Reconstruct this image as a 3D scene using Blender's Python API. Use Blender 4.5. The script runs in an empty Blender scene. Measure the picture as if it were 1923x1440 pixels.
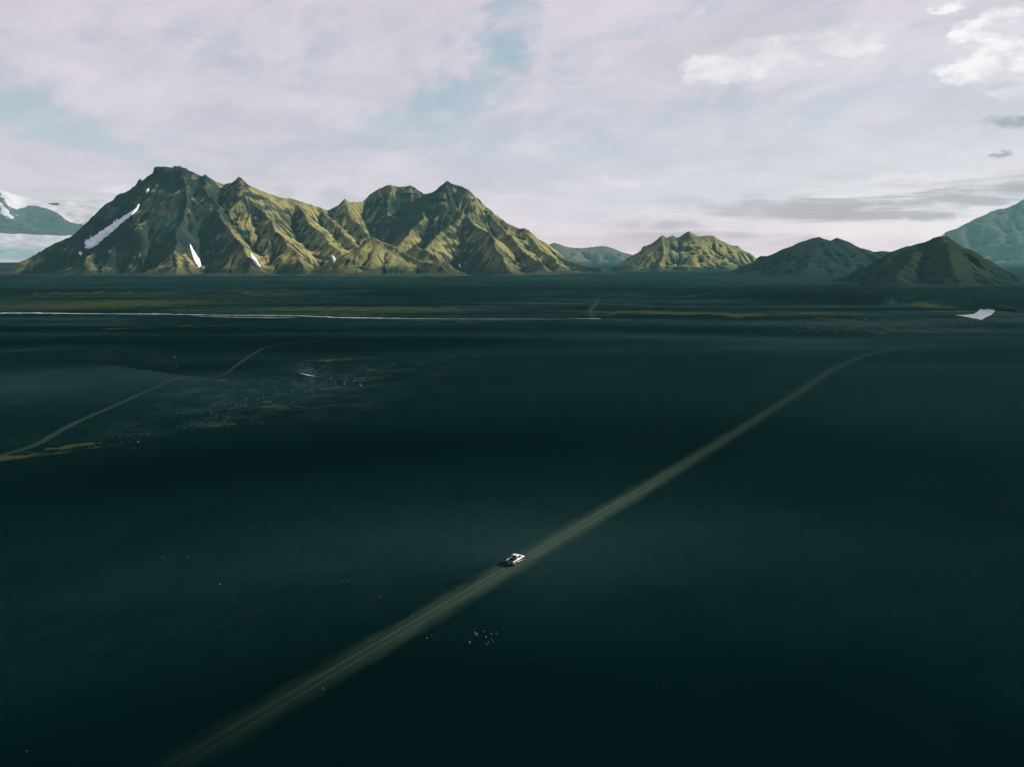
import bpy, bmesh, math, random
import numpy as np
from mathutils import Vector, Matrix

# ------------------------------------------------------------------ camera, sky, sun, exposure
SC = bpy.context.scene
COL = SC.collection
F, CX, CY = 1480.0, 961.5, 720.0          # focal length and centre in photograph pixels (1923 x 1440)
HOR = 485.0                               # row of the true horizon
PITCH = math.atan((CY - HOR) / F)
CP, SP = math.cos(PITCH), math.sin(PITCH)
CAMH = 72.0                               # drone height: the pickup is 5.3 m long and 34 px wide

cam = bpy.data.cameras.new('camera')
cam.sensor_fit = 'HORIZONTAL'; cam.sensor_width = 36.0; cam.lens = 36.0 * F / 1923.0
cam.clip_start = 0.5; cam.clip_end = 90000.0
cam_o = bpy.data.objects.new('camera', cam)
cam_o.location = (0, 0, CAMH); cam_o.rotation_euler = (math.pi / 2 - PITCH, 0, 0)
COL.objects.link(cam_o); SC.camera = cam_o

EXPO = 1.35
SUN_EL, SUN_FWD = math.radians(29), math.radians(10)     # sun to the right, a little ahead
SC.view_settings.view_transform = 'Standard'; SC.view_settings.look = 'None'
SC.view_settings.exposure = EXPO; SC.view_settings.gamma = 1.0
SC.view_settings.use_curve_mapping = False
SC.render.engine = 'CYCLES'
SC.cycles.use_denoising = True
SC.cycles.max_bounces = 5; SC.cycles.diffuse_bounces = 2; SC.cycles.glossy_bounces = 2
SC.cycles.volume_bounces = 0; SC.cycles.transparent_max_bounces = 6
SC.cycles.caustics_reflective = False; SC.cycles.caustics_refractive = False

sun_dir = Vector((math.cos(SUN_EL) * math.cos(SUN_FWD), math.cos(SUN_EL) * math.sin(SUN_FWD), math.sin(SUN_EL)))
sl = bpy.data.lights.new('sun', 'SUN'); sl.energy = 5.0; sl.angle = math.radians(0.6); sl.color = (1.0, 0.93, 0.80)
so = bpy.data.objects.new('sun', sl); so.location = (400, 100, 300)
so.rotation_euler = sun_dir.to_track_quat('Z', 'Y').to_euler(); COL.objects.link(so)


class E:
    """small wrapper that lets shader maths be written as expressions"""
    nt = None
    def __init__(s, sock): s.s = sock
    @staticmethod
    def m(op, *a, clamp=False):
        n = E.nt.nodes.new('ShaderNodeMath'); n.operation = op; n.use_clamp = clamp
        for i, v in enumerate(a):
            if isinstance(v, E): E.nt.links.new(v.s, n.inputs[i])
            else: n.inputs[i].default_value = v
        return E(n.outputs[0])
    def __add__(s, o): return E.m('ADD', s, o)
    __radd__ = __add__
    def __sub__(s, o): return E.m('SUBTRACT', s, o)
    def __rsub__(s, o): return E.m('SUBTRACT', o, s)
    def __mul__(s, o): return E.m('MULTIPLY', s, o)
    __rmul__ = __mul__
    def __truediv__(s, o): return E.m('DIVIDE', s, o)
    def clamp(s): return E.m('ADD', s, 0.0, clamp=True)
    def step(s, a, b):
        n = E.nt.nodes.new('ShaderNodeMapRange'); n.interpolation_type = 'SMOOTHSTEP'
        E.nt.links.new(s.s, n.inputs[0]); n.inputs[1].default_value = a; n.inputs[2].default_value = b
        return E(n.outputs[0])

def vec(x, y, z):
    n = E.nt.nodes.new('ShaderNodeCombineXYZ')
    for i, v in enumerate((x, y, z)):
        if isinstance(v, E): E.nt.links.new(v.s, n.inputs[i])
        else: n.inputs[i].default_value = v
    return E(n.outputs[0])

def noise(v, scale, detail=4, rough=0.55, dist=0.0):
    n = E.nt.nodes.new('ShaderNodeTexNoise'); n.noise_dimensions = '3D'
    E.nt.links.new(v.s, n.inputs['Vector'])
    n.inputs['Scale'].default_value = scale; n.inputs['Detail'].default_value = detail
    n.inputs['Roughness'].default_value = rough; n.inputs['Distortion'].default_value = dist
    return E(n.outputs[0])

def mix(f, a, b):
    n = E.nt.nodes.new('ShaderNodeMix'); n.data_type = 'RGBA'; n.clamp_factor = True
    if isinstance(f, E): E.nt.links.new(f.s, n.inputs[0])
    else: n.inputs[0].default_value = f
    for i, c in ((6, a), (7, b)):
        if isinstance(c, E): E.nt.links.new(c.s, n.inputs[i])
        else: n.inputs[i].default_value = (*c, 1.0)
    return E(n.outputs[2])

def lin(r, g, b):
    return tuple((c / 255 / 12.92 if c <= 10 else ((c / 255 + 0.055) / 1.055) ** 2.4) for c in (r, g, b))

def ray(px, py):
    """world direction of a photograph pixel"""
    dx, dy = px - CX, py - CY
    return dx, F * CP - dy * SP, -(dy * CP + F * SP)

def azel(px, py):
    x, y, z = ray(px, py)
    return math.atan2(x, y), math.atan2(z, math.hypot(x, y))

def build_world():
    w = bpy.data.worlds.new('World'); SC.world = w; w.use_nodes = True
    w.cycles.sampling_method = 'MANUAL'; w.cycles.sample_map_resolution = 512
    nt = w.node_tree; nt.nodes.clear(); E.nt = nt
    out = nt.nodes.new('ShaderNodeOutputWorld'); bg = nt.nodes.new('ShaderNodeBackground')
    bg.inputs[1].default_value = 0.1
    sky = nt.nodes.new('ShaderNodeTexSky'); sky.sky_type = 'NISHITA'; sky.sun_disc = False
    sky.sun_elevation = SUN_EL; sky.sun_rotation = math.pi / 2 - SUN_FWD
    sky.air_density = 1.0; sky.dust_density = 0.6; sky.ozone_density = 2.0
    g = 10.0 / 2 ** EXPO                                   # display colour -> emission colour
    def c(r, gg, b): return tuple(v * g for v in lin(r, gg, b))
    tc = nt.nodes.new('ShaderNodeTexCoord'); sep = nt.nodes.new('ShaderNodeSeparateXYZ')
    nt.links.new(tc.outputs['Generated'], sep.inputs[0])
    X, Y, Z = (E(sep.outputs[i]) for i in range(3))
    el = E.m('ARCSINE', Z); az = E.m('ARCTAN2', X, Y)
    zz = E.m('MAXIMUM', Z, 0.0) + 0.10
    P = vec(X / zz, Y / zz, 0.0)                           # cloud layer seen in perspective
    d = E(tc.outputs['Generated'])
    # warped azimuth / elevation for placing the single clouds
    n1 = noise(d, 9.0, 5, 0.6); n2 = noise(vec(X + 7.3, Y * 1.0, Z * 1.0), 9.0, 5, 0.6)
    azw = az + (n1 - 0.5) * 0.24; elw = el + (n2 - 0.5) * 0.10
    n3 = noise(vec(X, Y, Z * 2.2), 34.0, 6, 0.62); n4 = noise(vec(X + 3.1, Y, Z * 2.2), 34.0, 6, 0.62)
    azf = az + (n3 - 0.5) * 0.05; elf = el + (n4 - 0.5) * 0.028
    def blob(px, py, rx, ry, ang=0.0, fine=False):
        a0, e0 = azel(px, py); A, L = (azf, elf) if fine else (azw, elw)
        sx, sy = rx / F, ry / F; ca, sa = math.cos(math.radians(ang)), math.sin(math.radians(ang))
        u = (A - a0) * (ca / sx) + (L - e0) * (sa / sx)
        v = (L - e0) * (ca / sy) - (A - a0) * (sa / sy)
        return u * u + v * v
    def total(lst):                                        # soft sum, for gaps and glows
        t = None
        for b in lst:
            *geo, amp = b; v = blob(*geo).step(2.2, 0.0) * amp
            t = v if t is None else t + v
        return t
    def body(lst):                                         # union, for clouds with an edge of their own
        t = None
        for b in lst:
            v = 1.0 - blob(*b, fine=True)
            t = v if t is None else E.m('MAXIMUM', t, v)
        return E.m('MAXIMUM', t, -1.5)
    # --- clear air behind the veil
    clear = mix(el.step(0.75, 0.25) * 0.85, E(sky.outputs[0]), c(158, 173, 180))
    clear = mix(el.step(0.24, 0.0), clear, c(204, 203, 214))
    # --- thin high veil: general cover with gaps
    big = noise(P, 0.55, 5, 0.55, 0.4); wisp = noise(vec(X / zz * 0.55 + Y / zz * 0.25, Y / zz * 0.5 - X / zz * 0.2, 0.3), 2.6, 7, 0.6, 0.6)
    streak = noise(vec((X * 0.88 + Z * 0.47) * 3.0, Y, (Z * 0.88 - X * 0.47) * 8.0), 2.6, 9, 0.62, 1.1)
    cover = (big - 0.5) * 1.0 + (wisp - 0.5) * 1.5 + (streak - 0.5) * 1.35 + 1.00
    gaps = total([
        (945, 50, 60, 110, -38, 0.75), (810, 225, 90, 45, 18, 0.38), (900, 150, 50, 80, -30, 0.20), (560, 60, 70, 80, -25, 0.22), (385, 110, 60, 60, 0, 0.22),
        (100, 232, 190, 30, -20, 0.50), (235, 285, 130, 18, -12, 0.32), (1255, 22, 150, 16, 16, 0.5), (1130, 95, 80, 40, 35, 0.22),
        (990, 205, 190, 45, 12, 0.30), (1010, 270, 200, 50, 6, 0.24), (540, 190, 60, 22, 0, 0.2), (1400, 200, 260, 50, 4, 0.22), (20, 160, 60, 20, -20, 0.25)])
    veil = (cover - gaps).step(-0.08, 1.02) * (1.0 - el.step(0.28, 0.95) * 0.55)   # veil thinned overhead, out of view, to darken and blue the fill light
    vcol = mix((noise(P, 1.1, 8, 0.65, 0.4) * 0.7 + streak * 0.3).step(0.36, 0.64), c(199, 194, 207), c(222, 213, 224))
    col = mix(veil * 0.96, clear, vcol)
    # --- brightening low on the right where the sun stands behind thin cloud
    glow = az.step(-0.1, 0.75) * el.step(0.34, 0.02)
    col = mix(glow * 0.4, col, c(226, 216, 222))
    # --- grey stratus bars low on the right
    bars = noise(vec(az * 5.0, el * 52.0, 1.7), 1.0, 6, 0.62, 0.5)
    where = total([(1600, 385, 240, 26, 2, 1.0), (1880, 355, 190, 26, 10, 0.9), (1430, 452, 180, 26, 0, 0.5), (1230, 458, 140, 20, 0, 0.35), (1660, 455, 200, 18, 0, 0.3)])
    col = mix(where * bars.step(0.36, 0.60) * 0.95, col, c(168, 152, 157))
    rim = total([(1690, 350, 210, 16, 3, 0.8), (1500, 412, 260, 16, 1, 0.5), (1790, 432, 170, 26, 0, 0.6)])
    col = mix(rim * bars.step(0.60, 0.40) * 0.8, col, c(236, 226, 228))
    # --- single cumulus clouds
    puff = noise(vec(X * 0.6, Y * 0.6, Z * 1.6), 30.0, 8, 0.62, 0.5); lump = noise(vec(X * 0.7, Y * 0.7, Z * 1.5 + 2.0), 16.0, 6, 0.6, 0.3)
    cum = body([(1490, 92, 150, 34, 4), (1350, 120, 75, 30, 14), (1570, 92, 75, 30, -4), (1420, 130, 60, 22, 0)]) + (puff - 0.5) * 2.0 + (lump - 0.5) * 1.6
    ccol = mix((lump * 0.55 + puff * 0.45).step(0.40, 0.60), c(212, 207, 215), c(240, 238, 241))
    col = mix(cum.step(-0.15, 0.95) * 0.9, col, ccol)
    cor = body([(1895, 120, 75, 55, 0), (1865, 45, 70, 22, 20), (1775, 8, 45, 9, 0), (1795, 125, 45, 12, 10), (1915, 170, 60, 18, 0), (1850, 128, 60, 30, 10), (1905, 60, 50, 30, 0), (1795, 60, 20, 10, 30)]) + (puff - 0.5) * 3.0 + (lump - 0.5) * 2.2
    col = mix(cor.step(-0.1, 0.9) * 0.95, col, mix((lump * 0.5 + n4 * 0.5).step(0.40, 0.58), c(220, 214, 222), c(250, 248, 248)))
    dark = body([(1915, 224, 65, 11, 2), (1882, 292, 18, 6, 0)]) + (puff - 0.5) * 2.0
    col = mix(dark.step(-0.3, 1.0) * 0.8, col, c(148, 147, 155))
    low = body([(212, 356, 28, 15, 15), (632, 372, 34, 24, 10), (530, 364, 24, 14, 0), (182, 385, 20, 10, 0)]) + (puff - 0.5) * 2.2
    col = mix(low.step(-0.3, 0.9) * 0.6, col, mix(lump.step(0.42, 0.58), c(190, 187, 198), c(232, 228, 235)))
    wis = body([(1165, 343, 60, 7, -18)]) + (puff - 0.5) * 2.0
    col = mix(wis.step(-0.3, 1.2) * 0.5, col, c(232, 226, 232))
    vm = nt.nodes.new('ShaderNodeMix'); vm.data_type = 'RGBA'; vm.blend_type = 'MULTIPLY'; vm.inputs[0].default_value = 1.0
    tint = mix(el.step(0.14, 0.0), (1.035, 1.0, 1.0), (1.29, 1.03, 1.0)); nt.links.new(col.s, vm.inputs[6]); nt.links.new(tint.s, vm.inputs[7]); col = E(vm.outputs[2])   # warm band low over the land
    nt.links.new(col.s, bg.inputs[0]); nt.links.new(bg.outputs[0], out.inputs[0])
build_world()

# ------------------------------------------------------------------ numeric helpers
rng = np.random.default_rng(7); random.seed(7)

def hash2(ix, iy, seed):
    h = (ix.astype(np.int64) * 374761393 + iy.astype(np.int64) * 668265263 + seed * 974634777) & 0xffffffff
    h = ((h ^ (h >> 13)) * 1274126177) & 0xffffffff
    return (h ^ (h >> 16)) & 0xffffffff

def gnoise(x, y, seed=0):
    x = np.asarray(x, float); y = np.asarray(y, float)
    ix, iy = np.floor(x), np.floor(y); fx, fy = x - ix, y - iy
    u, v = fx * fx * fx * (fx * (fx * 6 - 15) + 10), fy * fy * fy * (fy * (fy * 6 - 15) + 10)
    def g(ox, oy):
        a = hash2(ix + ox, iy + oy, seed) * (2 * math.pi / 4294967296.0)
        return np.cos(a) * (fx - ox) + np.sin(a) * (fy - oy)
    a = g(0, 0) * (1 - u) + g(1, 0) * u; b = g(0, 1) * (1 - u) + g(1, 1) * u
    return 1.5 * (a * (1 - v) + b * v)

def fbm(x, y, seed=0, oct=4, gain=0.5, lac=2.03):
    t = 0; a = 1.0; n = 0
    for o in range(oct):
        t = t + a * gnoise(x, y, seed + 17 * o); n += a; a *= gain; x = x * lac + 5.1; y = y * lac + 3.7
    return t / n

def ridged(x, y, seed=0, oct=3):
    t = 0; a = 1.0; n = 0
    for o in range(oct):
        t = t + a * (1 - 2 * np.abs(gnoise(x, y, seed + 17 * o))); n += a; a *= 0.5; x = x * 2.1 + 1.3; y = y * 2.1 + 4.2
    return t / n

def sstep(x, a, b):
    t = np.clip((x - a) / (b - a), 0, 1); return t * t * (3 - 2 * t)

def smax(a, b, k):
    m = np.maximum(a, b); return m + k * np.log(np.exp((a - m) / k) + np.exp((b - m) / k))

def px_az(px, py=560.0):
    x, y, z = ray(px, py); return math.atan2(x, y)

def px_ground(px, py, z=0.0):
    x, y, zz = ray(px, py); t = (CAMH - z) / -zz
    return x * t, y * t

def px_at(px, py, D):
    x, y, z = ray(px, py); t = D / y
    return np.array((x * t, D, CAMH + z * t))

def curve_r(pts):
    """photograph polyline on the plain -> range as a function of azimuth"""
    a = []; r = []
    for px, py in pts:
        x, y = px_ground(px, py); a.append(math.atan2(x, y)); r.append(math.hypot(x, y))
    return np.array(a), np.array(r)

def grid_mesh(name, V, nx, ny, attrs=None, keep=None, wrap=False):
    """V: (ny, nx, 3) vertices -> quads"""
    me = bpy.data.meshes.new(name)
    idx = np.arange(nx * ny).reshape(ny, nx)
    if wrap: idx = np.concatenate([idx, idx[:, :1]], 1)
    q = np.stack([idx[:-1, :-1], idx[:-1, 1:], idx[1:, 1:], idx[1:, :-1]], -1).reshape(-1, 4)
    V = V.reshape(-1, 3)
    if keep is not None:
        kp = keep.reshape(-1); q = q[kp[q].any(1)]
        used = np.zeros(len(V), bool); used[q.reshape(-1)] = True
        new = np.cumsum(used) - 1; q = new[q]; V = V[used]
        if attrs: attrs = {k: a.reshape(-1)[used] for k, a in attrs.items()}
    me.vertices.add(len(V)); me.vertices.foreach_set('co', V.astype(np.float32).reshape(-1))
    me.loops.add(len(q) * 4); me.loops.foreach_set('vertex_index', q.astype(np.int32).reshape(-1))
    me.polygons.add(len(q)); me.polygons.foreach_set('loop_start', (np.arange(len(q)) * 4).astype(np.int32))
    me.update(calc_edges=True)
    me.polygons.foreach_set('use_smooth', np.ones(len(q), bool))
    for k, a in (attrs or {}).items():
        at = me.attributes.new(k, 'FLOAT', 'POINT'); at.data.foreach_set('value', a.reshape(-1).astype(np.float32))
    return me

def link(name, me, mat=None, parent=None, **props):
    o = bpy.data.objects.new(name, me); COL.objects.link(o)
    if mat is not None and me is not None and not me.materials: me.materials.append(mat)
    if parent is not None: o.parent = parent
    for k, v in props.items(): o[k] = v
    return o

# ------------------------------------------------------------------ materials
def new_mat(name):
    m = bpy.data.materials.new(name); m.use_nodes = True; nt = m.node_tree
    b = nt.nodes['Principled BSDF']; E.nt = nt
    return m, nt, b

def attr(name):
    n = E.nt.nodes.new('ShaderNodeAttribute'); n.attribute_name = name
    return E(n.outputs['Fac'])

def position():
    n = E.nt.nodes.new('ShaderNodeNewGeometry'); return n

def bump(nt, bsdf, h, strength, dist):
    n = nt.nodes.new('ShaderNodeBump'); n.inputs['Strength'].default_value = strength; n.inputs['Distance'].default_value = dist
    nt.links.new(h.s, n.inputs['Height']); nt.links.new(n.outputs[0], bsdf.inputs['Normal'])

def simple(name, colour, rough=0.5, metal=0.0, spec=0.5, vary=0.12, scale=6.0):
    m, nt, b = new_mat(name)
    tc = nt.nodes.new('ShaderNodeTexCoord')
    n = noise(E(tc.outputs['Object']), scale, 5, 0.6)
    col = mix(n.step(0.3, 0.7), tuple(c * (1 - vary) for c in colour), tuple(min(1, c * (1 + vary)) for c in colour))
    nt.links.new(col.s, b.inputs['Base Color'])
    b.inputs['Roughness'].default_value = rough; b.inputs['Metallic'].default_value = metal
    b.inputs['Specular IOR Level'].default_value = spec
    return m

SAND = (0.00034, 0.00425, 0.00476)
def sand_colour():
    """black volcanic sand; moss / gravel / painted light and shade come from the surface's own attributes"""
    geo = position(); P = E(geo.outputs['Position'])
    n_big = noise(P, 0.006, 4, 0.55); n_mid = noise(P, 0.05, 5, 0.6); n_fine = noise(P, 0.9, 4, 0.65); n_grain = noise(P, 4.0, 3, 0.7); n_m2 = noise(P, 0.30, 8, 0.78)
    base = mix(n_big.step(0.3, 0.72), SAND, tuple(c * 1.7 for c in SAND))
    base = mix((n_mid * 0.6 + n_fine * 0.4).step(0.35, 0.68) * 0.75, base, (0.0022, 0.0078, 0.0080))
    base = mix(n_m2.step(0.48, 0.66) * 0.34, base, (0.0034, 0.0105, 0.0108)); base = mix(n_m2.step(0.50, 0.34) * 0.36, base, (0.0001, 0.0028, 0.0032))
    lit_tone = attr('lit_tone') * (n_m2.step(0.34, 0.66) * 0.36 + 0.80); base = mix((lit_tone * (0.7 + n_mid * 0.6)).clamp(), base, (0.0052, 0.0150, 0.0156))  # sunlight between clouds painted as paler sand, plus random pale bands
    shade_tone = attr('shade_tone'); base = mix((shade_tone * (0.6 + n_mid * 0.7)).clamp(), base, (0.00012, 0.0030, 0.0032))  # cloud shade painted as darker sand, plus random dark bands
    gr = attr('gravel'); base = mix((gr * (n_mid * 0.35 + n_fine * 0.35 + n_m2 * 0.3).step(0.48, 0.62)).clamp() * 0.8, base, (0.024, 0.037, 0.036))
    ms = attr('moss'); base = mix(((ms * 1.5 + (n_mid - 0.5) * 3.0 * ms.step(0.02, 0.2) + (noise(P, 0.22, 4, 0.6) - 0.5) * 2.6 * ms.step(0.02, 0.2)).step(0.40, 1.05)), base, (0.0165, 0.0225, 0.0080))
    speck = n_grain.step(0.70, 0.76); base = mix(speck * 0.25, base, (0.02, 0.03, 0.03))
    return base, n_fine * 0.6 + n_grain * 0.4, n_mid

def mat_sand():
    m, nt, b = new_mat('black_sand'); base, h, nm = sand_colour()
    nt.links.new(base.s, b.inputs['Base Color'])
    b.inputs['Roughness'].default_value = 1.0; b.inputs['Specular IOR Level'].default_value = 0.0
    bump(nt, b, h, 0.5, 0.25); return m

def mat_track(name, core, strength):
    """wheel-worn dirt that thins out into the sand at its edges"""
    m, nt, b = new_mat(name); base, h, nm = sand_colour()
    a = attr('across'); s = attr('along')                   # across: -1..1, along: metres
    lanes = noise(vec(a * 7.5, s * 0.010, 0.0), 1.0, 5, 0.65); rag = noise(vec(a * 1.5, s * 0.09, 3.0), 1.0, 7, 0.7)
    e = E.m('ABSOLUTE', a) + (rag - 0.5) * 1.1
    body = e.step(1.05, 0.08)
    ruts = E.m('ABSOLUTE', E.m('ABSOLUTE', a + (lanes - 0.5) * 0.06) - 0.20).step(0.13, 0.03)
    wear = attr('wear')  # on the dirt road this also carries the painted cloud shade
    col = mix((body * (lanes.step(0.25, 0.75) * 0.75 + 0.30) * strength * wear).clamp(), base, core)
    col = mix(ruts * body * wear * 0.28, col, tuple(c * 1.45 for c in core))
    nt.links.new(col.s, b.inputs['Base Color']); b.inputs['Roughness'].default_value = 1.0; b.inputs['Specular IOR Level'].default_value = 0.0
    bump(nt, b, h, 0.5, 0.2); return m

def mat_mountain(name, moss=(0.142, 0.122, 0.045), rock=(0.0045, 0.0135, 0.0135), scree=(0.014, 0.019, 0.016), cover=0.0, bump_d=6.0, foot=8.0, apron=40.0, cragc=(0.040, 0.036, 0.028)):
    m, nt, b = new_mat(name)
    geo = position(); P = E(geo.outputs['Position']); sp = nt.nodes.new('ShaderNodeSeparateXYZ'); nt.links.new(geo.outputs['Position'], sp.inputs[0])
    sn = nt.nodes.new('ShaderNodeSeparateXYZ'); nt.links.new(geo.outputs['True Normal'], sn.inputs[0]); up = E(sn.outputs[2]); z = E(sp.outputs[2])
    s, d = attr('along'), attr('down')
    streak = noise(vec(s * 0.030, d * 0.0045, 0.0), 1.0, 5, 0.6, 0.3); fine = noise(vec(s * 0.11, d * 0.014, 4.0), 1.0, 5, 0.62)
    big = noise(P, 0.0035, 4, 0.55); mid = noise(P, 0.02, 5, 0.62); sm = noise(P, 0.09, 5, 0.65)
    g = attr('gully')
    bare = attr('bare')
    cov = bare * -0.85 + (up - 0.66) * 2.2 + (big - 0.5) * 2.0 + (streak - 0.5) * 1.5 + (fine - 0.5) * 0.9 + (mid - 0.5) * 0.8 + g * 0.5 - attr('flow') * 1.1 + 0.58 + cover
    mossf = cov.step(0.30, 0.95)
    mc = mix((sm * 0.5 + mid * 0.5).step(0.35, 0.65), tuple(c * 0.7 for c in moss), tuple(min(1, c * 1.22) for c in moss))
    mc = mix(big.step(0.4, 0.7) * 0.5, mc, (moss[0] * 0.62, moss[1] * 0.80, moss[2] * 0.9))
    rc = mix(mid.step(0.38, 0.62), rock, scree); rc = mix(streak.step(0.52, 0.66) * 0.55, rc, (0.028, 0.022, 0.016))
    crag = attr('crag'); rc = mix((crag * (sm.step(0.35, 0.6))).clamp() * 0.5, rc, cragc)
    col = mix(mossf * (1.0 - crag * 0.75).clamp(), rc, mc)
    low = (z + (mid - 0.5) * 40.0 + (streak - 0.5) * 50.0 + (fine - 0.5) * 12.0).step(foot + apron, foot + 5.0)
    col = mix(low * 0.88, col, (0.004, 0.011, 0.011))
    nt.links.new(col.s, b.inputs['Base Color'])
    b.inputs['Roughness'].default_value = 1.0; b.inputs['Specular IOR Level'].default_value = 0.0
    bump(nt, b, mid * 0.35 + sm * 0.45 + fine * 0.35, 0.9, bump_d); return m

def mat_snow(name='old_snow', tint=(0.80, 0.77, 0.80)):
    m, nt, b = new_mat(name); geo = position(); P = E(geo.outputs['Position'])
    n = noise(P, 0.06, 7, 0.7, 0.5)
    col = mix(n.step(0.30, 0.62), tuple(c * 0.60 for c in tint), tint)
    nt.links.new(col.s, b.inputs['Base Color']); b.inputs['Roughness'].default_value = 0.8; b.inputs['Specular IOR Level'].default_value = 0.2
    bump(nt, b, n, 0.5, 1.0); return m

def mat_water():
    m, nt, b = new_mat('river_water'); geo = position(); P = E(geo.outputs['Position'])
    n = noise(P, 0.4, 4, 0.6); big = noise(P, 0.03, 4, 0.6)
    col = mix(big.step(0.35, 0.65), (0.05, 0.07, 0.075), (0.10, 0.115, 0.12))
    nt.links.new(col.s, b.inputs['Base Color']); b.inputs['Roughness'].default_value = 0.25; b.inputs['Specular IOR Level'].default_value = 0.36
    bump(nt, b, n, 0.12, 0.05); return m

def mat_glacier():
    m, nt, b = new_mat('glacier_ice'); geo = position(); P = E(geo.outputs['Position'])
    sn = attr('snow'); n = noise(P, 0.004, 6, 0.65, 0.4); n2 = noise(P, 0.02, 5, 0.65)
    rockc = mix(n2.step(0.35, 0.65), (0.018, 0.032, 0.034), (0.034, 0.045, 0.046))
    f = (sn + (n - 0.5) * 1.0 + (n2 - 0.5) * 0.5).step(0.38, 0.56)
    icec = mix(attr('blue').clamp(), (0.26, 0.245, 0.265), (0.10, 0.145, 0.16))
    icec = mix(n2.step(0.4, 0.7) * 0.4, icec, (0.24, 0.26, 0.28))
    nt.links.new(mix(f, rockc, icec).s, b.inputs['Base Color']); b.inputs['Roughness'].default_value = 0.9; b.inputs['Specular IOR Level'].default_value = 0.1
    return m

M_SAND = mat_sand()
M_ROAD = mat_track('worn_dirt', (0.0215, 0.0330, 0.0235), 1.0)
M_PATH = mat_track('faint_dirt', (0.0150, 0.0230, 0.0180), 0.95)
M_SNOW = mat_snow(); M_WATER = mat_water(); M_ICE = mat_glacier()

# ------------------------------------------------------------------ the plain: heights and surface cover
SC1 = curve_r([(-700, 556), (0, 556), (330, 557), (700, 556), (1000, 558), (1250, 560), (1420, 566), (1560, 574), (1660, 580), (1923, 582), (2700, 584)])
SC1H = ([px_az(-200), px_az(700), px_az(1250), px_az(1600), px_az(1923)], [7.0, 7.0, 8.0, 14.0, 14.0])
SC2 = curve_r([(-700, 568), (0, 570), (240, 573), (400, 578), (700, 583), (1000, 592), (1240, 598), (1500, 600), (1680, 606), (1923, 620), (2700, 640)])
HILLC = curve_r([(-700, 712), (0, 704), (70, 700), (150, 700), (250, 708), (330, 716), (460, 722), (600, 724), (2700, 724)])
HILLH = ([px_az(-300), px_az(60), px_az(200), px_az(340), px_az(480), px_az(620)], [7.0, 8.0, 6.5, 3.0, 1.0, 0.0])
BANK = curve_r([(-700, 672), (0, 672), (100, 664), (210, 660), (240, 668), (2700, 668)])
BANKH = ([px_az(-300), px_az(190), px_az(225), px_az(300)], [3.5, 3.5, 2.5, 0.0])
def stroke(pts): return np.array([px_ground(*p) for p in pts])
VALLEY = stroke([(-300, 885), (0, 852), (130, 828), (250, 806), (420, 778), (560, 742), (660, 708), (760, 688), (880, 664), (1060, 650)])

def poly_dist(x, y, pts):
    best = np.full(np.shape(x), 1e9)
    for (ax, ay), (bx, by) in zip(pts[:-1], pts[1:]):
        L2 = (bx - ax) ** 2 + (by - ay) ** 2
        t = np.clip(((x - ax) * (bx - ax) + (y - ay) * (by - ay)) / L2, 0, 1)
        best = np.minimum(best, np.hypot(x - ax - t * (bx - ax), y - ay - t * (by - ay)))
    return best

def ground_z(x, y):
    x = np.asarray(x, float); y = np.asarray(y, float)
    r = np.hypot(x, y); az = np.arctan2(x, y)
    z = 0.5 * fbm(x / 260, y / 260, 3, 3) * sstep(r, 60, 500) + 0.10 * fbm(x / 30, y / 30, 9, 3)
    f = fbm(x / 140, y / 140, 21, 4)
    r1 = np.interp(az, *SC1); H1 = np.interp(az, *SC1H)
    z = z + H1 * sstep(r + 45 * f + 22 * fbm(x / 45, y / 45, 27, 3), r1, r1 + 60) * (r < 30000)
    r2 = np.interp(az, *SC2); z = z + 1.6 * sstep(r + 30 * f, r2, r2 + 16)
    rc = np.interp(az, *HILLC); hh = np.interp(az, *HILLH); q = r - rc
    z = z + hh * np.where(q < 0, np.exp(-(q / 70.0) ** 2), np.exp(-(q / 12.0) ** 2)) * (np.abs(az) < 1.2)
    rb = np.interp(az, *BANK); hb = np.interp(az, *BANKH)
    z = z + hb * sstep(r + 14 * f, rb - 26, rb - 8) * (1 - sstep(r, rb + 20, rb + 160)) * (np.abs(az) < 1.2)
    dv = poly_dist(x, y, VALLEY)
    z = z - 2.2 * np.exp(-(dv / 26.0) ** 2) * (1 + 0.5 * f)
    return z

def blobs(x, y, lst):
    r = np.hypot(x, y); az = np.arctan2(x, y); t = np.zeros(np.shape(x))
    for px, py, rx, ry, amp in lst:
        gx, gy = px_ground(px, py); r0 = math.hypot(gx, gy); a0 = math.atan2(gx, gy)
        t = t + amp * np.exp(-((az - a0) / (rx / F)) ** 2 - ((r - r0) / (ry * r0 * r0 / (CAMH * F))) ** 2)
    return t

MOSS = [(180, 573, 260, 7, 0.75), (60, 560, 180, 4, 0.4), (520, 556, 160, 3, 0.4), (560, 583, 330, 4, 0.45), (760, 586, 160, 3, 0.4), (1210, 590, 200, 3, 0.75), (1380, 594, 120, 2, 0.6), (1560, 592, 120, 2.5, 0.6),
        (1750, 580, 60, 1.3, 0.75), (1600, 604, 100, 2, 0.5), (1650, 628, 60, 3, 0.35), (640, 676, 42, 2.2, 0.9), (590, 682, 26, 2, 0.5), (522, 747, 22, 4, 0.45), (505, 757, 18, 2.5, 0.4), (490, 764, 14, 2, 0.35),
        (422, 793, 22, 1.8, 0.8), (300, 798, 12, 1.6, 0.6), (112, 831, 34, 2.2, 0.9), (30, 846, 38, 4, 0.95), (150, 836, 40, 1.5, 0.6), (860, 667, 50, 2, 0.5), (700, 690, 30, 2, 0.4),
        (300, 615, 200, 2, 0.35), (900, 605, 180, 1.5, 0.5), (1800, 612, 90, 2, 0.35), (1000, 570, 300, 2.5, 0.3)]
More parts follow.
